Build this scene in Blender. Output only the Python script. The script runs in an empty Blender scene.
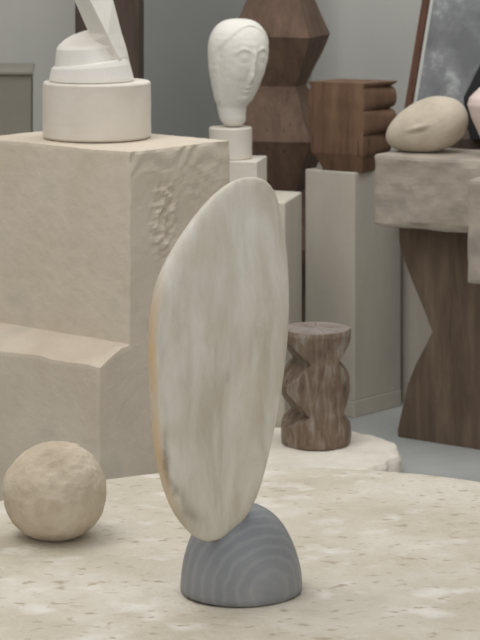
import bpy, bmesh, math, random
from mathutils import Vector, noise, Matrix

# ---------------------------------------------------------------- camera, world, lights, exposure
S = bpy.context.scene
C = S.collection
F, HY, ZC = 2200.0, -80.0, 1.62          # focal length (px of a 480 wide frame), horizon row, eye height
cam = bpy.data.cameras.new('camera'); co = bpy.data.objects.new('camera', cam); C.objects.link(co)
co.location = (0, 0, ZC); co.rotation_euler = (math.pi/2, 0, 0)
cam.sensor_fit = 'VERTICAL'; cam.sensor_height = 24; cam.lens = F/640*24
cam.shift_y = (HY-320)/640.0
cam.clip_end = 60
cam.dof.use_dof = True; cam.dof.focus_distance = 3.7; cam.dof.aperture_fstop = 11
S.camera = co
S.view_settings.view_transform = 'Standard'; S.view_settings.look = 'None'
S.view_settings.exposure = 0.0; S.view_settings.gamma = 1.0
w = bpy.data.worlds.new('daylight'); S.world = w; w.use_nodes = True
bg = w.node_tree.nodes['Background']; bg.inputs[0].default_value = (0.98, 0.98, 0.99, 1); bg.inputs[1].default_value = 0.88

def area(name, loc, target, sx, sy, energy, col):
    l = bpy.data.lights.new(name, 'AREA'); l.shape = 'RECTANGLE'; l.size = sx; l.size_y = sy
    l.energy = energy; l.color = col
    o = bpy.data.objects.new(name, l); C.objects.link(o); o.location = loc
    o.rotation_euler = (Vector(target)-Vector(loc)).to_track_quat('-Z', 'Y').to_euler()
    return o
area('skylight_daylight', (-1.7, 3.6, 4.2), (0.1, 4.6, 0.5), 2.2, 2.6, 66, (1.0, 0.965, 0.93))
area('rear_skylight_daylight', (0.5, 6.0, 4.3), (0.2, 8.0, 0.6), 3.2, 1.6, 62, (0.95, 0.98, 1.0))

# ---------------------------------------------------------------- helpers
def P(px, py, Y): return Vector(((px-240)/F*Y, Y, ZC-(py-HY)/F*Y))
def G(px, py, z):
    Y = (ZC-z)*F/(py-HY); return P(px, py, Y)
def X(px, Y): return (px-240)/F*Y
def Z(py, Y): return ZC-(py-HY)/F*Y
def N3(p, s, o=0.0): return noise.noise(Vector((p[0]*s+o, p[1]*s+o*1.7, p[2]*s-o)))
def NV(p, s, a): return noise.noise_vector(Vector(p)*s)*a

def srgb(r, g, b):
    f = lambda c: (c/255/12.92) if c/255 <= .04045 else ((c/255+.055)/1.055)**2.4
    return (f(r), f(g), f(b), 1)

def mat(name, stops, scale=6, stretch=(1, 1, 1), rough=.85, bump=.25, bscale=60, bstretch=(1, 1, 1), detail=6,
        spots=None, spot_scale=9, spot_w=(.6, .68), dist=0.0, bdist=.004, spec=.3, pits=None, pscale=30, pstretch=(1,1,1), pw=(.6, .7)):
    m = bpy.data.materials.new(name); m.use_nodes = True
    nt = m.node_tree; n = nt.nodes; L = nt.links; b = n['Principled BSDF']
    b.inputs['Roughness'].default_value = rough; b.inputs['Specular IOR Level'].default_value = spec
    tc = n.new('ShaderNodeTexCoord')
    def mp(st):
        q = n.new('ShaderNodeMapping'); q.inputs['Scale'].default_value = st; L.new(tc.outputs['Object'], q.inputs['Vector']); return q.outputs[0]
    t = n.new('ShaderNodeTexNoise'); t.inputs['Scale'].default_value = scale; t.inputs['Detail'].default_value = detail
    t.inputs['Distortion'].default_value = dist; t.inputs['Roughness'].default_value = .62; L.new(mp(stretch), t.inputs['Vector'])
    r = n.new('ShaderNodeValToRGB'); L.new(t.outputs[0], r.inputs[0])
    e = r.color_ramp.elements
    while len(e) < len(stops): e.new(.5)
    for i, (p, c) in enumerate(stops): e[i].position = p; e[i].color = srgb(*c)
    out = r.outputs[0]
    def mask(src, a, c):
        q = n.new('ShaderNodeMapRange'); q.inputs[1].default_value = a; q.inputs[2].default_value = c; L.new(src, q.inputs[0]); return q.outputs[0]
    def mixc(fac, A, col):
        x = n.new('ShaderNodeMix'); x.data_type = 'RGBA'; L.new(fac, x.inputs[0]); L.new(A, x.inputs[6]); x.inputs[7].default_value = srgb(*col); return x.outputs[2]
    if spots:
        s = n.new('ShaderNodeTexNoise'); s.inputs['Scale'].default_value = spot_scale; s.inputs['Detail'].default_value = 2
        L.new(mp((1, 1.0, 1)), s.inputs['Vector'])
        out = mixc(mask(s.outputs[0], *spot_w), out, spots)
    pm = None
    if pits:
        s = n.new('ShaderNodeTexNoise'); s.inputs['Scale'].default_value = pscale; s.inputs['Detail'].default_value = 4
        L.new(mp(pstretch), s.inputs['Vector']); pm = mask(s.outputs[0], *pw)
        out = mixc(pm, out, pits)
    L.new(out, b.inputs['Base Color'])
    bn = n.new('ShaderNodeTexNoise'); bn.inputs['Scale'].default_value = bscale; bn.inputs['Detail'].default_value = 5; L.new(mp(bstretch), bn.inputs['Vector'])
    h = bn.outputs[0]
    bp = n.new('ShaderNodeBump'); bp.inputs['Strength'].default_value = bump; bp.inputs['Distance'].default_value = bdist
    L.new(h, bp.inputs['Height']); L.new(bp.outputs[0], b.inputs['Normal'])
    m['b'] = 1
    return m

def finish(name, bm, m, label=None, cat=None, group=None, kind=None, base=None, parent=None, smooth=False, bevel=0):
    bmesh.ops.recalc_face_normals(bm, faces=bm.faces)
    me = bpy.data.meshes.new(name); bm.to_mesh(me); bm.free()
    for k in (m if isinstance(m, (list, tuple)) else [m]): me.materials.append(k)
    o = bpy.data.objects.new(name, me); C.objects.link(o)
    if base is None:
        xs = [v.co for v in me.vertices]
        base = Vector((sum(v.x for v in xs)/len(xs), sum(v.y for v in xs)/len(xs), min(v.z for v in xs)))
    if parent is not None: base = Vector(parent.location)
    me.transform(Matrix.Translation(-Vector(base)))
    if parent is not None: o.parent = parent
    else: o.location = base
    if smooth:
        for p in me.polygons: p.use_smooth = True
    if bevel:
        b = o.modifiers.new('bevel', 'BEVEL'); b.width = bevel; b.segments = 3; b.limit_method = 'ANGLE'
    if label: o['label'] = label
    if cat: o['category'] = cat
    if group: o['group'] = group
    if kind: o['kind'] = kind
    return o

def empty(name, loc, label, cat, group=None):
    o = bpy.data.objects.new(name, None); C.objects.link(o); o.location = loc; o.empty_display_size = .05
    o['label'] = label; o['category'] = cat
    if group: o['group'] = group
    return o

def loft(rings, bm=None, mi=0, cap=True):
    """rings: list of equal-length lists of points"""
    bm = bm or bmesh.new()
    vs = [[bm.verts.new(p) for p in r] for r in rings]; n = len(rings[0])
    for a, b in zip(vs, vs[1:]):
        for i in range(n):
            f = bm.faces.new((a[i], a[(i+1) % n], b[(i+1) % n], b[i])); f.material_index = mi
    if cap:
        bm.faces.new(vs[0]); bm.faces.new(vs[-1])
    return bm

def prism(poly, z0, z1, bm=None):
    return loft([[Vector((p[0], p[1], z0)) for p in poly], [Vector((p[0], p[1], z1)) for p in poly]], bm)

def box(o, u, v, a0, a1, b0, b1, z0, z1, bm=None):
    o = Vector((o[0], o[1])); u = Vector((u[0], u[1])); v = Vector((v[0], v[1]))
    return prism([o+u*a0+v*b0, o+u*a1+v*b0, o+u*a1+v*b1, o+u*a0+v*b1], z0, z1, bm)

def gridbox(o, u, v, lens, step, r, disp=None, bm=None, warp=None):
    """rounded box of dense grid faces; o corner, u/v unit vectors in plan, lens = (lu, lv, lz)"""
    bm = bm or bmesh.new(); o = Vector(o); u = Vector((u[0], u[1], 0)).normalized(); v = Vector((v[0], v[1], 0)).normalized(); k = Vector((0, 0, 1))
    n = [max(3, int(l/step)) for l in lens]; cache = {}
    def vert(i, j, h):
        key = (i, j, h)
        if key in cache: return cache[key]
        p = Vector((i/n[0]*lens[0], j/n[1]*lens[1], h/n[2]*lens[2]))
        q = Vector([min(max(p[a], r), lens[a]-r) for a in range(3)]); d = p-q
        if d.length > r: p = q+d.normalized()*r
        if warp: p = warp(p)
        wp = o+u*p.x+v*p.y+k*p.z
        if disp: wp = wp+disp(wp, p)
        cache[key] = bm.verts.new(wp); return cache[key]
    for ax in range(3):
        a, b = [x for x in range(3) if x != ax]
        for side in (0, n[ax]):
            for i in range(n[a]):
                for j in range(n[b]):
                    q = []
                    for (di, dj) in ((0, 0), (1, 0), (1, 1), (0, 1)):
                        ix = [0, 0, 0]; ix[ax] = side; ix[a] = i+di; ix[b] = j+dj; q.append(vert(*ix))
                    try: bm.faces.new(q)
                    except ValueError: pass
    return bm

def lathe(cx, cy, prof, n=96, fn=None, bm=None):
    """prof: [(radius, z)]"""
    rings = []
    for (r, z) in prof:
        ring = []
        for i in range(n):
            a = 2*math.pi*i/n; p = Vector((cx+r*math.cos(a), cy+r*math.sin(a), z))
            ring.append(p+fn(p, a) if fn else p)
        rings.append(ring)
    return loft(rings, bm)

def densify(prof, st):
    out = [prof[0]]
    for a, b in zip(prof, prof[1:]):
        k = max(1, int(math.hypot(b[0]-a[0], b[1]-a[1])/st))
        for i in range(1, k+1): out.append((a[0]+(b[0]-a[0])*i/k, a[1]+(b[1]-a[1])*i/k))
    return out

def interp(tab, t):
    if t <= tab[0][0]: return tab[0][1]
    for (a, x), (b, y) in zip(tab, tab[1:]):
        if t <= b: return x+(y-x)*(t-a)/(b-a)
    return tab[-1][1]

def catmull(pts, k=6, closed=True):
    out = []; n = len(pts)
    for i in range(n):
        p0, p1, p2, p3 = [Vector(pts[(i+j-1) % n]) for j in range(4)]
        for s in range(k):
            t = s/k
            out.append(.5*((2*p1)+(p2-p0)*t+(2*p0-5*p1+4*p2-p3)*t*t+(3*p1-p0-3*p2+p3)*t**3))
    return out

# ---------------------------------------------------------------- materials
M = {}
M['wall'] = mat('wall_paint', [(.3, (186, 184, 178)), (.7, (196, 194, 187))], 1.5, bump=.08)
M['panel'] = mat('darker_grey_wall', [(.3, (140, 141, 138)), (.7, (148, 149, 146))], 1.5, bump=.08)
M['floor'] = mat('floor_concrete', [(.3, (164, 166, 163)), (.7, (184, 185, 182))], 3, rough=.6, bump=.1)
M['limestone'] = mat('tan_limestone', [(.3, (194, 181, 163)), (.55, (204, 192, 175)), (.75, (212, 201, 185))], 5, bump=.3, bscale=90, spots=(196, 186, 170), spot_scale=5)
M['plaster'] = mat('white_plaster', [(.3, (206, 198, 186)), (.7, (218, 211, 200))], 7, bump=.2)
M['plaster_rough'] = mat('rough_plaster', [(.3, (222, 213, 197)), (.7, (240, 234, 221))], 9, bump=.6, bscale=70)
M['headstone'] = mat('white_carved_stone', [(.3, (216, 212, 203)), (.7, (228, 224, 216))], 6, bump=.15, bscale=120)
M['table'] = mat('worn_plaster_table', [(.28, (182, 172, 154)), (.5, (199, 191, 175)), (.72, (213, 207, 195))], 5, (1, 1.0, 1), bump=.9, bscale=60,
                 spots=(218, 213, 203), spot_scale=13, spot_w=(.56, .72), bdist=.006, pits=(172, 160, 142), pscale=38, pstretch=(1, 1.5, 1))
M['disc'] = mat('streaked_marble', [(.28, (172, 162, 143)), (.47, (194, 187, 172)), (.72, (212, 208, 197))], 14, (1.6, 1.6, .42), rough=.45, bump=.1, bscale=50, bstretch=(1, 1, .3),
                spots=(188, 177, 156), spot_scale=11, spot_w=(.52, .80), dist=.4)
M['disc_rim'] = mat('ochre_stained_rim', [(.3, (120, 100, 72)), (.45, (190, 158, 112)), (.7, (222, 200, 164))], 9, (1, 1, .4), rough=.6, bump=.3)
M['slate'] = mat('grey_veined_marble', [(.3, (112, 115, 119)), (.6, (132, 134, 136)), (.8, (158, 157, 153))], 5, rough=.4, bump=.05)
M['egg'] = mat('warm_worn_stone', [(.3, (180, 168, 150)), (.55, (200, 188, 170)), (.75, (212, 202, 186))], 8, bump=.5, bscale=80)
M['ball'] = mat('mottled_stone', [(.28, (168, 154, 133)), (.5, (198, 185, 164)), (.75, (216, 206, 189))], 9, bump=.8, bscale=45, bdist=.006, spots=(186, 170, 146), spot_scale=22, spot_w=(.55, .75))
M['slab'] = mat('grey_limestone', [(.3, (146, 136, 124)), (.55, (168, 158, 145)), (.75, (182, 172, 158))], 6, (1, 1, 1.6), bump=.5, bscale=60, spots=(144, 136, 127), spot_scale=6)
M['pink'] = mat('pink_marble', [(.3, (214, 192, 184)), (.7, (224, 206, 198))], 5, rough=.5, bump=.05)
M['black'] = mat('black_metal', [(.3, (36, 36, 38)), (.7, (48, 48, 50))], 5, rough=.5, bump=.05)
M['pedestal'] = mat('pale_plaster_pedestal', [(.3, (192, 185, 171)), (.7, (208, 201, 187))], 6, (1, 1, .3), bump=.15)
M['greybox'] = mat('grey_brown_box', [(.3, (122, 117, 106)), (.7, (134, 129, 118))], 4, bump=.15)
M['print_paper'] = mat('mounted_print', [(.42, (112, 114, 114)), (.56, (132, 134, 134)), (.68, (190, 192, 192))], 5.5, rough=.35, bump=0, detail=4)
M['mat_board'] = mat('mat_board', [(.3, (190, 190, 184)), (.7, (198, 198, 192))], 5, bump=.02)

def wood(name, c, scale=5, dark=(60, 44, 34), rough=.75, st=(5, 5, .7)):
    return mat(name, c, scale, st, rough=rough, bump=.7, bscale=22, bstretch=(3, 3, .25), detail=8, dist=.5, bdist=.006,
               pits=dark, pscale=12, pstretch=(6, 6, .3), pw=(.66, .74))
M['oak_dark'] = wood('dark_oak', [(.25, (86, 72, 60)), (.5, (106, 90, 76)), (.75, (126, 108, 92))], dark=(72, 59, 49))
M['oak_column'] = wood('brown_oak', [(.25, (86, 69, 58)), (.5, (104, 83, 69)), (.75, (118, 96, 80))], dark=(72, 57, 48))
M['oak_red'] = wood('reddish_oak', [(.25, (88, 66, 52)), (.5, (112, 86, 68)), (.75, (130, 104, 82))], dark=(64, 48, 38))
M['oak_stool'] = wood('weathered_oak', [(.3, (98, 82, 70)), (.5, (130, 112, 96)), (.68, (164, 154, 144))], 8, dark=(84, 68, 56), st=(5, 5, 1.1))
M['oak_post'] = wood('dark_post', [(.25, (66, 55, 48)), (.5, (78, 66, 58)), (.75, (90, 76, 66))])
M['frame'] = wood('brown_frame', [(.25, (82, 56, 44)), (.5, (98, 68, 54)), (.75, (110, 80, 64))])

def veins(m, centre):
    """curved pale bands in the grey marble, a pattern of the stone itself"""
    nt = m.node_tree; n = nt.nodes; L = nt.links; b = n['Principled BSDF']; src = b.inputs['Base Color'].links[0].from_socket
    tc = n.new('ShaderNodeTexCoord'); mp = n.new('ShaderNodeMapping'); mp.inputs['Location'].default_value = centre; L.new(tc.outputs['Object'], mp.inputs['Vector'])
    wv = n.new('ShaderNodeTexWave'); wv.wave_type = 'RINGS'; wv.rings_direction = 'SPHERICAL'; wv.inputs['Scale'].default_value = 26
    wv.inputs['Distortion'].default_value = 2.6; wv.inputs['Detail'].default_value = 2; wv.inputs['Detail Scale'].default_value = 1.2
    L.new(mp.outputs[0], wv.inputs['Vector'])
    r = n.new('ShaderNodeMapRange'); r.inputs[1].default_value = .45; r.inputs[2].default_value = 1.0; r.inputs[4].default_value = .14; L.new(wv.outputs['Fac'], r.inputs[0])
    x = n.new('ShaderNodeMix'); x.data_type = 'RGBA'; L.new(r.outputs[0], x.inputs[0]); L.new(src, x.inputs[6]); x.inputs[7].default_value = srgb(184, 184, 180)
    L.new(x.outputs[2], b.inputs['Base Color'])
veins(M['slate'], (-.03, .05, -.02))

# ---------------------------------------------------------------- room
WB, WX, WH = 8.8, 2.3, 4.6
finish('floor', prism([(-WX-.1, -.4), (WX+.1, -.4), (WX+.1, WB+.1), (-WX-.1, WB+.1)], -.1, 0), M['floor'], kind='structure')
finish('wall_back', prism([(-WX-.1, WB), (WX+.1, WB), (WX+.1, WB+.1), (-WX-.1, WB+.1)], 0, WH), M['wall'], kind='structure')
finish('wall_left', prism([(-WX-.1, 2.0), (-WX, 2.0), (-WX, WB), (-WX-.1, WB)], 0, WH), M['wall'], kind='structure')
finish('wall_right', prism([(WX, 2.0), (WX+.1, 2.0), (WX+.1, WB), (WX, WB)], 0, WH), M['wall'], kind='structure')
finish('wall_grey_section', prism([(X(104, 8.5), 8.5), (X(312, 8.5), 8.5), (X(312, 8.5), WB), (X(104, 8.5), WB)], 0, WH), M['panel'], kind='structure')  # middle stretch of the back wall, set forward in a darker grey

# ---------------------------------------------------------------- round table
TZ, TX, TY, TR = .60, .08, 3.450, .665
tab = empty('round_table', (TX, TY, 0), 'large round worn plaster table with mottled pitted top in the foreground', 'table')
def tdisp(p, a):
    return Vector((N3(p, 9)*.006, N3(p, 9, 5)*.006, N3(p, 7, 3)*.0022))
prof = densify([(.02, TZ), (TR-.02, TZ)], .016)+[(TR-.01, TZ-.001), (TR-.003, TZ-.006), (TR, TZ-.015), (TR, TZ-.06), (TR-.004, TZ-.12), (TR-.02, TZ-.125), (.02, TZ-.125)]
finish('table_top', lathe(TX, TY, prof, 200, tdisp), M['table'], parent=tab, smooth=True)
finish('pedestal_drum', lathe(TX, TY, [(.05, 0), (.36, 0), (.37, .01), (.37, TZ-.13), (.36, TZ-.124), (.05, TZ-.124)], 80), M['table'], parent=tab)

# ---------------------------------------------------------------- hemisphere and oval slab
HC = G(241, 590, TZ); HR = 61/F*HC.y
prof = [(.002, HR*1.0)]
for i in range(1, 27):
    a = math.pi/2*(1-i/26); prof.append((HR*math.cos(a)**.9 if i else 0, HR*1.0*math.sin(a)))
DH = Z(506, HC.y)-TZ
k = DH/HR
prof = [(r, TZ+.004+z*k) for r, z in prof][::-1]
prof = [(prof[0][0]-.006, TZ+.0005)]+prof
# half dome, cut by a slanting seat where the oval slab rests
DEPTH = HC.y-.016
finish('domed_stone_base', lathe(HC.x, HC.y, prof, 120, lambda p, a: Vector((N3(p, 12)*.002, N3(p, 12, 4)*.002, 0))), M['slate'],
       'polished grey veined marble half dome standing on the round table under the pale oval slab', 'stone base', smooth=True, base=(HC.x, HC.y, TZ))

out = [(250,177),(264,180),(274,192),(280,215),(285,250),(287,290),(286,330),(282,370),(276,410),(268,450),(259,486),(248,512),(234,530),(219,539),(205,541),
       (191,534),(176,516),(165,492),(157,458),(153,420),(150.5,380),(150,340),(152,310),(157,285),(165,265),(177,243),(191,222),(206,203),(221,189),(236,180)]
yaw = math.radians(27); U = Vector((math.cos(yaw), math.sin(yaw), 0)); NF = Vector((math.sin(yaw), -math.cos(yaw), 0))
cpx, cpy = 222, 355; O = P(cpx, cpy, HC.y-.055)
def onplane(px, py):
    d = Vector(((px-240)/F, 1, -(py-HY)/F)); o = Vector((0, 0, ZC)); t = (O-o).dot(NF)/d.dot(NF)
    q = o+d*t-O; return q.dot(U), q.z
o2 = catmull([Vector((*onplane(*p), 0)) for p in out], 6)
cu = sum(p.x for p in o2)/len(o2); cz = sum(p.y for p in o2)/len(o2)
zlo, zhi = min(p.y for p in o2), max(p.y for p in o2)
bm = bmesh.new(); stain = bm.verts.layers.float_color.new('stain'); n = len(o2); vs = []
NR = 44
for i in range(NR+1):
    t = math.pi*(i+.25)/(NR+.5); q = abs(math.cos(t)); s = math.sin(t)**.42
    row = []
    for p in o2:
        hz = (p.y-zlo)/(zhi-zlo); T = .0275*(.45+.55*math.sin(math.pi*min(1, max(0, .06+hz*.88)))**.8)
        off = T*math.copysign(q**.75, math.cos(t))
        x, z = cu+(p.x-cu)*s, cz+(p.y-cz)*s
        v = bm.verts.new(O+U*x+Vector((0, 0, z))+NF*off)
        left = max(0, min(1, (cu-p.x)/.05-.15)); band = max(0, min(1, (.76-hz)*8))*max(0, min(1, (hz-.04)*6))
        nz = noise.noise(Vector((x*30, z*9, 2)))
        rim = 1/(1+math.exp(-((s-.955)/.012+nz*1.5)))*(1 if math.cos(t) < .45 else .6)
        drk = math.exp(-((s-.925-nz*.03)/.045)**2)*(1 if math.cos(t) > 0 else 0)*max(.25, min(1, nz*1.2+.7))*max(0, min(1, (.74-hz)*6))
        v[stain] = (rim*left*band, min(1, drk*left), 0, 1); row.append(v)
    vs.append(row)
for i in range(NR):
    for j in range(n): bm.faces.new((vs[i][j], vs[i][(j+1) % n], vs[i+1][(j+1) % n], vs[i+1][j]))
bm.faces.new(vs[0]); bm.faces.new(vs[-1])
def patina(m):
    nt = m.node_tree; nn = nt.nodes; LL = nt.links; b = nn['Principled BSDF']; src = b.inputs['Base Color'].links[0].from_socket
    at = nn.new('ShaderNodeAttribute'); at.attribute_name = 'stain'; sp = nn.new('ShaderNodeSeparateColor'); LL.new(at.outputs['Color'], sp.inputs[0])
    for k, c in ((0, (200, 172, 134)), (1, (104, 96, 80))):
        x = nn.new('ShaderNodeMix'); x.data_type = 'RGBA'; tn = nn.new('ShaderNodeTexNoise'); tn.inputs['Scale'].default_value = 22+k*18; tn.inputs['Detail'].default_value = 6; tc = nn.new('ShaderNodeTexCoord'); mg = nn.new('ShaderNodeMapping'); mg.inputs['Scale'].default_value = (1, 1, .4); LL.new(tc.outputs['Object'], mg.inputs[0]); LL.new(mg.outputs[0], tn.inputs['Vector'])
        mr = nn.new('ShaderNodeMapRange'); mr.inputs[1].default_value = (.3, .42)[k]; mr.inputs[2].default_value = (.6, .62)[k]; mr.inputs[3].default_value = (.35, 0)[k]; mr.inputs[4].default_value = (1, .85)[k]; LL.new(tn.outputs[0], mr.inputs[0])
        mm = nn.new('ShaderNodeMath'); mm.operation = 'MULTIPLY'; LL.new(mr.outputs[0], mm.inputs[0]); LL.new(sp.outputs[k], mm.inputs[1]); LL.new(mm.outputs[0], x.inputs[0]); LL.new(src, x.inputs[6]); x.inputs[7].default_value = srgb(*c); src = x.outputs[2]
    LL.new(src, b.inputs['Base Color'])
patina(M['disc'])
finish('oval_stone_slab', bm, M['disc'], 'tall thin pale marble oval slab with ochre left rim, balanced upright on the grey dome', 'sculpture', smooth=True)

# ---------------------------------------------------------------- round stone on the table
BR = 52/F*3.66
B0 = G(55, 536, TZ)
def ball():
    bm = bmesh.new(); n, m = 120, 70; rings = []
    cz = TZ+BR*.85
    for i in range(1, m):
        t = math.pi*i/m; r = []
        for j in range(n):
            a = 2*math.pi*j/n; d = Vector((math.sin(t)*math.cos(a), math.sin(t)*math.sin(a), math.cos(t)))
            s = 1+N3(d, 1.4, 3)*.035+N3(d, 6, 1)*.012
            nose = Vector((-.9, -.25, .32)).normalized().dot(d); s += .05*math.exp(-((1-nose)/.03)**1.2)
            ridge = Vector((-.55, .1, .83)).normalized().dot(d); s += .012*math.exp(-((ridge-.55)/.05)**2)
            rough = max(0, min(1, (Vector((.45, -.5, .75)).normalized().dot(d)-.45)*4)); s += rough*N3((d.x*.5, d.y, d.z*1.6), 13, 2)*.026; s += .006*N3(d, 20, 5)
            cut = Vector((.25, -.93, .14)).normalized(); dd = d-cut
            s -= .03*math.exp(-(dd.z/.015)**2-((dd.x)/.09)**2) if dd.length < .4 else 0
            s += .02*max(0, (Vector((.8, -.3, -.6)).normalized().dot(d)-.9)/.1)
            p = Vector((d.x*s*1.0, d.y*s*1.0, d.z*s*.93))*BR
            p.z = max(p.z, -BR*.847)
            r.append(Vector((B0.x, B0.y, cz))+p)
        rings.append(r)
    return loft(rings)
finish('round_stone', ball(), M['ball'], 'rounded mottled tan stone ball lying at the left of the round table', 'stone', smooth=True, base=(B0.x, B0.y, TZ))

# ---------------------------------------------------------------- stepped limestone block at the left
CY = 5.25
CC = P(130, 152, CY); BT = CC.z
q = G(230, 140, BT); rdir = (Vector((q.x, q.y))-Vector((CC.x, CC.y))); LR = rdir.length; rdir.normalize()
ldir = Vector((-rdir.y, rdir.x)); 
if ldir.x > 0: ldir = -ldir
LZ = Z(344, CY)
def hit(px):        # distance s in front of the corner along the side face that shows at column px
    t = (px-240)/F; return (CC.x-t*CC.y)/(rdir.x-t*rdir.y)
s0 = hit(100)
oc = Vector((CC.x, CC.y))-rdir*s0; LZ2 = Z(368, oc.y)
def bdisp(wp, p):
    s = (Vector((wp.x, wp.y))-Vector((CC.x, CC.y))).dot(rdir); l = (Vector((wp.x, wp.y))-Vector((CC.x, CC.y))).dot(ldir); z = wp.z
    d = NV(wp, 10, .0016)+NV(wp, 45, .0009)
    if abs(l) < .012 and s > -.2:       # chiselled patch on the side face
        a = math.exp(-(((s-.12-.1*max(0,BT-.17-z)*0)/.045)**2+((z-(BT-.185))/.10)**2)**2)
        a += .16*math.exp(-(((s-.26)/.12)**2+((z-(BT-.09))/.06)**2)**2)
        d += Vector((-ldir.x, -ldir.y, 0))*a*(noise.noise(Vector((s*48, z*62, 3)))*.016)
        if z > BT-.06: d += Vector((-ldir.x, -ldir.y, 0))*.0016*math.sin((z+s*.08+.006*math.sin(s*30))*620)
    if s < -.02 and z > LZ2-.03: d += Vector((0, 0, N3(wp, 12)*.008))
    return d
def lowwarp(p):
    return p
ll = .535
bm = gridbox((CC.x, CC.y, LZ-.05), ldir, rdir, (ll, LR, BT-LZ+.05), .0085, .004, bdisp)
def lw(p):
    s = p.y-s0
    if s < 0 and p.z > LZ-.15: p = p.copy(); p.z += (LZ2-LZ)*(-s/s0)*(p.z-(LZ-.15))/.15
    return p
gridbox((oc.x, oc.y, 0), ldir, rdir, (ll, LR+s0, LZ), .013, .005, bdisp, bm, lw)
finish('stepped_stone_block', bm, M['limestone'], 'large tan limestone block with a lower step, behind the ball and supporting the round drum', 'stone block')

PC = G(97, 137.5, BT+.001); PR = 54/F*PC.y; PH = 57/F*PC.y
prof = [(.01, BT+.002), (PR-.004, BT+.002), (PR, BT+.007)]+[(PR, BT+.007+(PH-.012)*i/8) for i in range(1, 9)]+[(PR-.003, BT+PH-.001), (PR-.006, BT+PH), (.01, BT+PH)]
finish('round_plinth', lathe(PC.x, PC.y, prof, 110, lambda p, a: Vector((N3(p, 20)*.0015, N3(p, 20, 3)*.0015, 0))), M['plaster'],
       'white round drum plinth on the large tan block, carrying the angular carving', 'plinth', smooth=False, bevel=0)

# angular carving on the round plinth
def carving():
    z0 = BT+PH+.001; Y = PC.y; bm = bmesh.new()
    def ell(pxl, pxr, py, dep, tiltl=0, sh=0, n=64):
        r = []; c = (pxl+pxr)/2; hw = (pxr-pxl)/2
        for i in range(n):
            a = 2*math.pi*i/n; px = c+hw*math.cos(a)
            yy = Y+sh+dep*math.sin(a); zz = Z(py, Y)+tiltl*(-math.cos(a))
            r.append(Vector((X(px, Y), yy, zz)))
        return r
    f = .115
    rr = [ell(49, 134, 80, f), ell(49.5, 133.5, 77, f), ell(51.5, 130, 66, f*.97, -.006), ell(53, 127, 62, f*.93, -.012)]
    dz = z0-min(p.z for p in rr[0])
    for p in rr[0]: p.z = z0
    loft(rr, bm)
    loft([ell(54, 124, 66, f*.86, -.012), ell(55.0, 121, 60, f*.84, -.014), ell(56.5, 113, 47, f*.80, -.004), ell(58.5, 112, 44.5, f*.72, -.002, .006), ell(64, 110, 40, f*.5, 0, .03), ell(71, 108, 36, f*.4, 0, .04), ell(79, 104, 33, f*.28, 0, .045), ell(86,100,31,f*.12,0, .045)], bm)
    # tall leaning blade: three visible facets
    lv = [(80, (92, 126, 133.8, .04)), (56, (88, 120.5, 128.5, .066)), (44, (88, 114.5, 125.5, .078)), (33, (88.5, 109.5, 122, .085)), (0, (74, 93, 113.5, .09)), (-60, (48, 62, 97, .09))]
    rings = []
    for py, (a, b, c, fd) in lv:
        z = Z(py, Y) if py < 75 else z0
        rings.append([Vector((X(a, Y), Y+.00, z)), Vector((X(b, Y), Y-fd, z)), Vector((X(c, Y), Y-.005, z)), Vector((X((b+c)/2, Y), Y+.06, z))])
    loft(rings, bm)
    return bm
finish('angular_carving', carving(), M['headstone'], 'white angular stone carving with stepped round foot and leaning blade on the drum plinth', 'sculpture', bevel=.003)

# ---------------------------------------------------------------- things behind the left block
finish('timber_post', prism([(X(75, 7.3), 7.3), (X(140, 7.3), 7.22), (X(144, 7.5), 7.5), (X(79, 7.5), 7.58)], 0, 3.2), M['oak_post'],
       'tall dark brown timber post standing behind the angular white carving', 'post', bevel=.006)
gz = Z(71, 7.0)
g = empty('display_crate', (X(-5, 7.0), 7.15, 0), 'grey brown box standing behind the tan block at the left edge', 'box')
finish('body', prism([(X(-90, 7.0), 7.0), (X(31, 7.0), 7.0), (X(33, 7.4), 7.4), (X(-90, 7.4), 7.4)], 0, gz-.012), M['greybox'], parent=g, bevel=.004)
finish('lid', prism([(X(-91, 6.99), 6.99), (X(33, 6.99), 6.99), (X(35, 7.4), 7.4), (X(-91, 7.4), 7.4)], gz-.012, gz), M['greybox'], parent=g, bevel=.003)

# ---------------------------------------------------------------- head stack
YH = 6.95
p1 = Z(199, 6.8)
pd = [(X(212, 6.8), 6.8), (X(285, 6.72), 6.72), (X(302, 6.98), 6.98), (X(229, 7.1), 7.1)]
finish('square_pedestal', prism(pd, 0, p1), M['pedestal'], 'pale square pedestal behind the oval slab, lowest of the stack under the carved head', 'pedestal', bevel=.006)
b1 = Z(159, 6.87)
finish('square_stone_block', prism([(X(214, 6.83), 6.83), (X(257, 6.79), 6.79), (X(267, 6.97), 6.97), (X(224, 7.0), 7.0)], p1+.001, b1), M['plaster'],
       'small pale square block sandwiched between the square pedestal and the small cylinder under the head', 'block', bevel=.004)
hx = X(230.5, 6.89); cr = 21.5/F*6.89; c1 = Z(127, 6.89)
finish('small_cylinder_plinth', lathe(hx, 6.89, [(.01, b1+.001), (cr-.002, b1+.001), (cr, b1+.004), (cr, c1-.003), (cr-.003, c1), (.01, c1)], 72), M['plaster'],
       'short white cylinder directly beneath the carved head', 'plinth')

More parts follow.
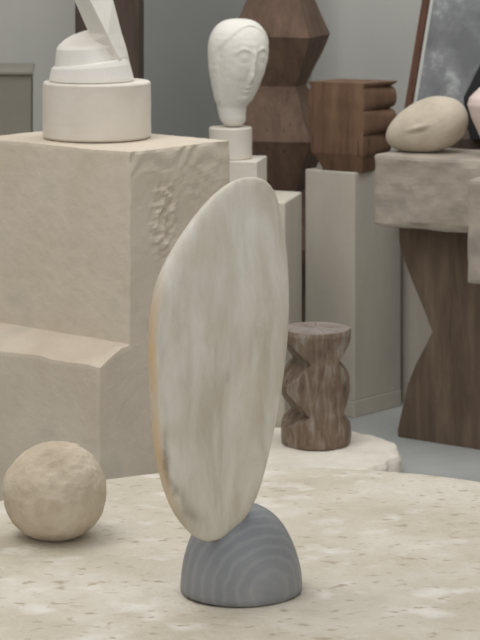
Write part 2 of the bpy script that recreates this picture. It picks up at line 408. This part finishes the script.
def head():
    L = [(17.2, 237, 239.5), (17.8, 231, 246.5), (19.2, 225.5, 252), (22, 220.2, 257), (26, 216, 260.8), (30, 213.2, 263.8), (36, 210.8, 266.6), (42, 209.4, 268.1), (50, 209, 268.6), (58, 209.3, 268), (66, 209.8, 266), (74, 211, 263.5),
         (82, 212.3, 260.5), (90, 214, 257), (96, 215.2, 253.8), (100, 216, 251), (102.5, 216.5, 248.8), (105, 217, 246.6), (110, 217.8, 246), (116, 219.3, 246), (120, 221, 245.3), (123, 223.5, 243.5), (125, 227, 240), (125.6, 230, 237)]
    tl = [(a, b) for a, b, c in L]; tr = [(a, c) for a, b, c in L]
    yaw = math.radians(33); fx = Vector((math.sin(yaw), -math.cos(yaw), 0)); sx = Vector((math.cos(yaw), math.sin(yaw), 0))
    Y = 6.89; bm = bmesh.new(); rings = []; n = 180
    def g(x, y, cx, cy, wx, wy): return math.exp(-((x-cx)/wx)**2-((y-cy)/wy)**2)
    K = 200; top = 17.2; bot = 125.6
    for i in range(K+1):
        u = i/K; py = top+(bot-top)*(u*u*(1/.24) if u < .12 else .06+(u-.12)*.94/.88)
        l = sum(interp(tl, py+q) for q in (-1.5, -.75, 0, .75, 1.5))/5 if 21 < py < 121 else interp(tl, py); r = sum(interp(tr, py+q) for q in (-1.5, -.75, 0, .75, 1.5))/5 if 21 < py < 121 else interp(tr, py); c = (l+r)/2; hw = (r-l)/2*Y/F; cx = X(c, Y); z = c1+(bot-py)*Y/F+.0005
        ring = []
        for j in range(n):
            a = -180+360*j/n; ar = math.radians(a)
            d = fx*math.cos(ar)*1.0+sx*math.sin(ar)
            s = 0.0
            s += .0085*g(a, py, 0, 75, 5.5, 5.5)+.0075*g(a, py, 0, 64, 4.6, 12)+.003*g(a, py, 0, 52, 6, 6)   # nose
            for e in (-1, 1):
                br = 48.2-3.0*math.exp(-((abs(a)-22)/10)**2)
                s += .0032*g(a, py, e*21, br+1.0, 13, 2.0)                                       # arched brow
                s -= .0062*g(a, py, e*20, 55, 11.5, 4.6)
                q = math.hypot((a-e*21)/9.0, (py-55)/3.6); s += .0062*max(0, 1-q*q*.9)**.8 if q < 1.05 else 0
                s += .0022*math.exp(-((q-1.12)/.16)**2)
                s -= .0022*g(a, py, e*9, 76, 3.4, 6)
                s += .0022*g(a, py, e*34, 72, 14, 10)
            s += .0030*g(a, py, 0, 85.0, 8, 1.4)+.0028*g(a, py, 0, 89, 6.5, 1.5)-.003*g(a, py, 0, 87, 9, .9)
            s += .0035*g(a, py, 0, 97, 13, 4.5)-.002*g(a, py, 0, 92.5, 10, 1.8)
            # cap of hair: raised outside a line that frames the face
            lim = 76*math.sqrt(max(0, min(1, (py-24)/26))) if py < 50 else 76
            edge = 1/(1+math.exp(-(abs(a)-lim)/1.8)) if py > 24 else 1; s += .0042*edge*(1 if py < 98 else max(0, (104-py)/6))
            s += N3((math.cos(ar), math.sin(ar), py*.05), 4)*.0008
            ring.append(Vector((cx, Y, z))+d*(hw+s*min(1, hw/.04)))
        rings.append(ring)
    return loft(rings)
finish('stone_head_sculpture', head(), M['headstone'], 'smooth white carved stone head with long nose, facing right above a short cylinder', 'sculpture', smooth=True)

# ---------------------------------------------------------------- tall zigzag timber column
YZ = 7.7; zx = X(281, YZ)
def column():
    rings = []; wmax, wmin = 53/F*YZ, 27/F*YZ
    knots = [(-125, 0), (-72, 1), (-20, 0), (35, 1), (85, 0), (138, 1), (190, 0), (243, 1), (296, 0), (349, 1)]
    bm = bmesh.new()
    zs = [(Z(py, YZ), wmax if k else wmin) for py, k in knots]
    zs = [z for z in zs if z[0] > .02]+[(0.0, wmin*1.3)]
    rot = math.radians(28)
    def rr(z, w):
        r = []
        cs = [Vector((math.cos(rot+math.pi/2*i)*w*1.08, math.sin(rot+math.pi/2*i)*w*1.08, 0)) for i in range(4)]
        for i in range(4):
            for t in range(14):
                p = cs[i].lerp(cs[(i+1) % 4], t/14)+Vector((zx, YZ, z)); r.append(p+NV(p, 9, .004))
        return r
    for (z0, w0), (z1, w1) in zip(zs, zs[1:]):
        for t in range(14): rings.append(rr(z0+(z1-z0)*t/14, w0+(w1-w0)*t/14))
    rings.append(rr(*zs[-1]))
    return loft(rings)
finish('zigzag_timber_column', column(), M['oak_column'], 'tall dark brown timber column with faceted zigzag profile rising behind the carved head', 'sculpture')

# ---------------------------------------------------------------- tall pedestal and scalloped wooden block
c0 = G(354.5, 418, 0); ptop = Z(173, c0.y)
a0 = G(305, 169, ptop); b0 = G(401, 406, 0)
poly = [(a0.x, a0.y), (c0.x, c0.y), (b0.x, b0.y), (a0.x+b0.x-c0.x, a0.y+b0.y-c0.y)]
cen = Vector((sum(p[0] for p in poly)/4, sum(p[1] for p in poly)/4))
pe = empty('tall_pedestal', (cen.x, cen.y, 0), 'tall pale rectangular pedestal carrying the scalloped reddish wooden block', 'pedestal')
bb = .055
finish('shaft', prism(poly, bb, ptop), M['pedestal'], parent=pe, bevel=.004)
poly2 = [tuple(cen+(Vector(p)-cen)*1.012) for p in poly]
finish('base_band', prism(poly2, 0, bb), M['pedestal'], parent=pe, bevel=.003)

def scallop():
    Y = cen.y-.03; zt = Z(81, Y); cx = X(352, Y)
    # corner rays: front face left end 309, near corner 364, right end 397
    Yc = Y-.13
    A = Vector((X(308, Yc+.10), Yc+.10)); Bc = Vector((X(364, Yc), Yc)); D = Vector((X(397, Yc+.13), Yc+.13)); E = A+D-Bc
    ce = (A+D)/2; rings = []
    hh = zt-ptop
    def sc(t):      # t 0 at top .. 1 at the bottom
        lob = [(0, .985), (.03, 1.0), (.035, .95), (.06, .95)]
        if t < .03: return 1.0
        if t < .05: return .955
        bounds = [(.05, .31, 1.0), (.31, .58, 1.0), (.58, .84, .93)]
        for a, b, w in bounds:
            if t <= b:
                q = (t-a)/(b-a)*2-1; return w*(.86+.14*math.sqrt(max(0, 1-abs(q)**2.6)))
        return .93*.86-(t-.84)/.16*.17
    for i in range(0, 91):
        t = i/90; s = sc(t); z = zt-hh*t+.001; r = []
        ax = (A-Bc).normalized(); cs = [ce+(k-ce)*(1-t*.02)+ax*((k-ce).dot(ax))*max(s-1, -.30/g)*g for k, g in ((A, .9), (Bc, .45), (D, 1.9), (E, 1.5))]
        dn = (D-Bc).normalized(); cs = [k+dn*(k-ce).dot(dn)*(-.20*max(0, t-.8)/.2) for k in cs]
        for k in range(4):
            for m in range(12):
                p = cs[k].lerp(cs[(k+1) % 4], m/12); p = Vector((p.x, p.y, z)); r.append(p+Vector((N3(p, 20)*.002, N3(p, 20, 4)*.002, 0)))
        rings.append(r)
    return loft(rings)
finish('scalloped_wooden_block', scallop(), M['oak_red'], 'reddish brown wooden block with three scalloped bulges down its sides, on the tall pedestal', 'sculpture')

# ---------------------------------------------------------------- low plaster disc and carved stool
dz = .075
DC = G(300, 449, dz); DR = 100/F*DC.y
def ddisp(p, a):
    k = math.cos(math.pi/9)/math.cos((a+.25) % (2*math.pi/9)-math.pi/9)*.35+.65+.012*math.sin(5*a+1)+.02
    c = Vector((DC.x, DC.y, p.z)); v = (p-c)*(k-1)
    e = 1 if (p-c).length > DR*.9 else 0
    return v*e+Vector((N3(p, 22)*.014*e, N3(p, 22, 3)*.014*e, N3(p, 22, 6)*.003))
prof = [(.01, 0), (DR-.02, 0)]+densify([(DR-.02, .0), (DR-.004, .02), (DR, dz-.016), (DR-.006, dz-.004), (DR-.02, dz), (.012, dz)], .012)[1:]
for_z = lathe(DC.x, DC.y, prof, 140, lambda p, a: Vector((0, 0, 0)) if p.z < .001 else ddisp(p, a))
finish('low_plaster_disc', for_z, M['plaster_rough'], 'low rough white plaster disc on the floor beneath the small carved log stool', 'plinth', smooth=False)

SB = G(316, 442, dz+.003); SR = 35.0/F*SB.y
def stool():
    Y = SB.y; zt = Z(328, Y); zb = dz+.003; H = zt-zb; n = 128; K = 110; rings = []
    R0 = lambda py: interp([(328, .97), (333, 1.0), (340, .985), (445, 1.0), (450, .98)], py)
    hL = [(328, 1.05), (337, 1.02), (361, .50), (389, 1.02), (392, 1.0), (417, .52), (431, .99), (452, 1.03)]
    hR = [(328, 1.05), (336, 1.0), (360, .60), (378, .95), (394, .95), (417, .70), (430, .97), (452, 1.03)]
    dirs = [(-70, hL), (92, hR), (168, hL), (-150, hR)]
    for i in range(K+1):
        z = zb+H*i/K; py = 442-(442-328)*i/K
        pyy = 328+(450-328)*(1-i/K); ring = []
        for j in range(n):
            a = 2*math.pi*j/n; p = Vector((math.sin(a), -math.cos(a)))*R0(pyy)
            for ph, h in dirs:
                d = Vector((math.sin(math.radians(ph)), -math.cos(math.radians(ph)))); hv = interp(h, pyy); q = p.dot(d)
                if q > hv: p = p-d*(q-hv)
            w = Vector((SB.x+p.x*SR, Y+p.y*SR, z)); e = 1 if 0 < i < K else 0
            ring.append(w+Vector((N3(w, 30)*.003, N3(w, 30, 3)*.003, N3(w, 30, 8)*.001*e)))
        rings.append(ring)
    bm = bmesh.new(); vs = [[bm.verts.new(p) for p in r] for r in rings]
    for a, b in zip(vs, vs[1:]):
        for i in range(n): bm.faces.new((a[i], a[(i+1) % n], b[(i+1) % n], b[i]))
    bm.faces.new(vs[0])
    # cracked end grain: rings to the centre with radial checks
    prev = vs[-1]; c = Vector((SB.x, Y, zt)); random.seed(4); cr = [random.random() for _ in range(n)]
    for s in (.97, .8, .6, .4, .2, .05):
        cur = []
        for j, v in enumerate(rings[-1]):
            p = c+(v-c)*s; p.z = zt+.0015*min(1, (1-s)*20)-(.006*(1-abs(s-.5)*1.5) if cr[j] > .9 else 0); cur.append(bm.verts.new(p))
        for i in range(n): bm.faces.new((prev[i], prev[(i+1) % n], cur[(i+1) % n], cur[i])).material_index = 1
        prev = cur
    bm.faces.new(prev).material_index = 1
    return bm
M['endgrain'] = mat('grey_end_grain', [(.3, (128, 116, 108)), (.7, (160, 150, 142))], 14, bump=.5)
finish('carved_log_stool', stool(), [M['oak_stool'], M['endgrain']], 'small weathered log stool with notched carved sides, on the low white disc', 'stool', base=(SB.x, SB.y, dz))

# ---------------------------------------------------------------- right: oak support, stone slabs
o0 = G(398, 437, 0); o1 = G(480, 450, 0); ud = Vector((o1.x-o0.x, o1.y-o0.y)).normalized(); vd = Vector((-ud.y, ud.x))
SY = 6.8; sl = P(373, 154, SY); st = sl.z; sb = Z(226, SY)
e1 = G(480, 161, st); sdir = Vector((e1.x-sl.x, e1.y-sl.y)).normalized(); sback = Vector((-sdir.y, sdir.x))
def oak():
    # silhouette column/row -> distance along the front face
    def s_at(px):
        t = (px-240)/F; return (t*o0.y-o0.x)/(ud.x-t*ud.y)
    ctr = s_at(478)
    left = [(398, 437), (398, 430), (402, 408), (408, 385), (415, 366), (424, 347), (432, 332), (427, 318), (416, 290), (406, 266), (401, 252), (399, 240), (398.5, 228)]
    L = []
    for px, py in left:
        s = s_at(px); y = o0.y+ud.y*s; L.append((s, max(0, Z(py, y)) if py < 436 else 0))
    L[-1] = (L[-1][0], sb-.004)
    Lz = densify(L, .03); rings = []; dep = .26
    for s, z in Lz:
        r = []; a, b = s, 2*ctr-s; k = 16
        pts = [(a+(b-a)*i/k, 0) for i in range(k+1)]+[(b, dep*i/6) for i in range(1, 7)]+[(b-(b-a)*i/k, dep) for i in range(1, k+1)]+[(a, dep-dep*i/6) for i in range(1, 6)]
        for u, v in pts:
            w_ = o0+Vector((ud.x*u+vd.x*v, ud.y*u+vd.y*v, 0)); w_.z = z; crack = 0
            cu = abs(u-(s_at(461)+.008*math.sin(z*20)))
            r.append(w_+Vector((N3(w_, 12)*.004, N3(w_, 12, 3)*.004, 0)))
        rings.append(r)
    return loft(rings)
oakobj = finish('hourglass_oak_support', oak(), M['oak_dark'], 'dark oak hourglass shaped support standing on the floor under the grey stone slab', 'support', bevel=.003)

def sdisp(wp, p): return NV(wp, 8, .006)+NV(wp, 30, .003)
bm = gridbox((sl.x, sl.y, sb), sdir, sback, (.78, .30, st-sb), .012, .012, lambda wp, p: sdisp(wp, p) if .02 < p.z < st-sb-.02 else NV(wp, 12, .003)*Vector((1,1,0)).length*.7)
finish('long_stone_slab', bm, M['slab'], 'long thick grey limestone slab on the oak hourglass support, carrying the tilted egg shaped stone', 'slab')

FY = 6.25; f0 = P(466.5, 179, FY); fz = Z(284, FY)
fs = empty('near_stone_slab', (f0.x+.25, f0.y+.0, 0), 'tan stone slab end jutting in at the right edge in front of the long slab', 'slab')
finish('slab', gridbox((f0.x, f0.y, fz), (.9, -.43), (.43, .9), (.55, .15, f0.z-fz), .012, .01, lambda wp, p: NV(wp, 14, .003)), M['slab'], parent=fs)
finish('support', box((f0.x, f0.y), Vector((.9, -.43)), Vector((.43, .9)), .22, .45, .02, .13, 0, fz+.004), M['oak_dark'], parent=fs, bevel=.004)

# tilted egg shaped stone
def egg():
    Yc = 6.86; ax = Vector((math.cos(math.radians(19)), -.12, math.sin(math.radians(19)))).normalized()
    up = Vector((0, 0, 1)); sd = ax.cross(up).normalized(); vv = sd.cross(ax).normalized()
    sc = Yc/F; hl = 42.5*sc; rr = 26.5*sc; c = P(426.5, 126.5, Yc); rings = []; n = 96
    for i in range(1, 80):
        t = -math.cos(math.pi*i/80)                    # -1 (small end) .. 1
        rad = rr*math.sqrt(max(0, 1-t*t))*(1+.17*t)*(1.0)
        r = []
        for j in range(n):
            a = 2*math.pi*j/n; d = vv*math.cos(a)+sd*math.sin(a)
            toward = Vector((0, -1, 0)).dot(d)
            p = c+ax*(t*hl)+d*rad
            # soft brow ridge on the face turned to the viewer
            q = (p-c); u = q.dot(Vector((1, 0, 0)))/sc; w = q.z/sc
            if q.y < 0:
                ln = w-(1.0+.32*(u+10)); p += Vector((0, -1, .35))*sc*3.0*math.exp(-(ln/2.6)**2-((u+11)/9)**2)
                ln2 = w-(-3.5+.3*(u+10)); p -= Vector((0, -1, 0))*sc*1.8*math.exp(-(ln2/2)**2-((u+10)/8)**2)
            p += Vector((N3(p, 14)*.003, N3(p, 14, 3)*.003, N3(p, 14, 7)*.003))
            p.z = max(p.z, st+.003)
            r.append(p)
        rings.append(r)
    return loft(rings)
finish('egg_shaped_stone', egg(), M['egg'], 'warm worn egg shaped stone with a small ridge, lying tilted on the long grey slab', 'sculpture', smooth=True)

finish('pale_block_plinth', prism([(X(402.5, 7.38), 7.38), (X(452, 7.38), 7.38), (X(452, 7.38), 7.62), (X(402.5, 7.38), 7.62)], 0, .62), M['pedestal'],
       'pale plain block glimpsed in the gap between the tall pedestal and the dark oak support', 'plinth', bevel=.004)
# bench with leaning framed print behind the slab
byf = 7.16; bz = Z(139, byf); bt = .035
bn = empty('dark_bench', (X(480, 7.4), 7.4, 0), 'dark wooden bench glimpsed behind the long slab, holding the leaning picture', 'bench')
finish('seat_board', prism([(X(410, byf), byf+.02), (X(600, byf), byf-.03), (X(600, byf)+.1, 7.9), (X(430, byf), 7.9)], bz-bt, bz), M['oak_post'], parent=bn, bevel=.003)
for px in (462, 580):
    finish('leg', prism([(X(px, byf), byf+.03), (X(px, byf)+.05, byf+.03), (X(px, byf)+.05, 7.75), (X(px, byf), 7.75)], 0, bz-bt), M['oak_post'], parent=bn)

def slabbox(o, u, v, nrm, a0, a1, b0, b1, d0, d1):
    bm = bmesh.new(); q = [o+u*a+v*b+nrm*d for d in (d0, d1) for a, b in ((a0, b0), (a1, b0), (a1, b1), (a0, b1))]
    vs = [bm.verts.new(p) for p in q]
    for f in ((0, 1, 2, 3), (4, 5, 6, 7), (0, 1, 5, 4), (1, 2, 6, 5), (2, 3, 7, 6), (3, 0, 4, 7)): bm.faces.new([vs[i] for i in f])
    return bm
ya = math.radians(-38); le = math.atan(.185/math.sin(math.radians(38)))
PO = P(405.5, 141, 7.66); PO.z = bz+.008
pu = Vector((math.cos(ya), math.sin(ya), 0)); hb = Vector((-math.sin(ya), math.cos(ya), 0))
pv = hb*math.sin(le)+Vector((0, 0, 1))*math.cos(le)
pn = pu.cross(pv).normalized()
if pn.y > 0: pn = -pn
fp = empty('leaning_picture', PO, 'large picture in a narrow brown frame leaning behind the egg shaped stone', 'picture')
W_, H_ = .56, .95; fw = .026
bm = slabbox(PO, pu, pv, pn, 0, fw, 0, H_, 0, .022)
for args in ((W_-fw, W_, 0, H_), (fw, W_-fw, 0, fw), (fw, W_-fw, H_-fw, H_)):
    b2 = slabbox(PO, pu, pv, pn, *args, 0, .022); me = bpy.data.meshes.new('t'); b2.to_mesh(me); b2.free(); bm.from_mesh(me); bpy.data.meshes.remove(me)
finish('frame', bm, M['frame'], parent=fp)
finish('mat_board', slabbox(PO, pu, pv, pn, fw-.003, W_-fw+.003, fw-.003, H_-fw+.003, .004, .009), M['mat_board'], parent=fp)
finish('print', slabbox(PO, pu, pv, pn, fw+.014, W_-fw-.014, fw+.014, H_-fw-.014, .009, .011), M['print_paper'], parent=fp, label='grey mottled print with pale blotches')

# black stand and pink marble at the right edge
def pp(l, Y): return [Vector((X(a, Y), Y, Z(b, Y))) for a, b in l]
ys = 7.12
front = pp([(492, 40), (463, 98), (466, 120), (470, 140), (520, 140), (522, 40)], ys); dzz = st-min(p.z for p in front)
for p in front:
    p.z = max(p.z, bz+.001)
rings = [front, [p+Vector((0.02, .07, 0)) for p in front]]
finish('black_angular_stand', loft(rings), M['black'], 'black slanting angular stand behind the pink marble at the right edge', 'stand', bevel=.004)
pY = 6.72
pr = [(6, 150), (17, 149), (19, 142), (24, 130), (32, 112), (36, 99), (34, 92), (24, 82), (10, 73), (1, 71)]
prr = [(r*pY/F, st+.003+(150-py)*pY/F) for r, py in pr]
finish('pink_marble_carving', lathe(X(503.5, pY), pY, densify(prr, .006), 72), M['pink'], 'pale pink rounded marble carving at the right edge, behind the near slab', 'sculpture', smooth=True)
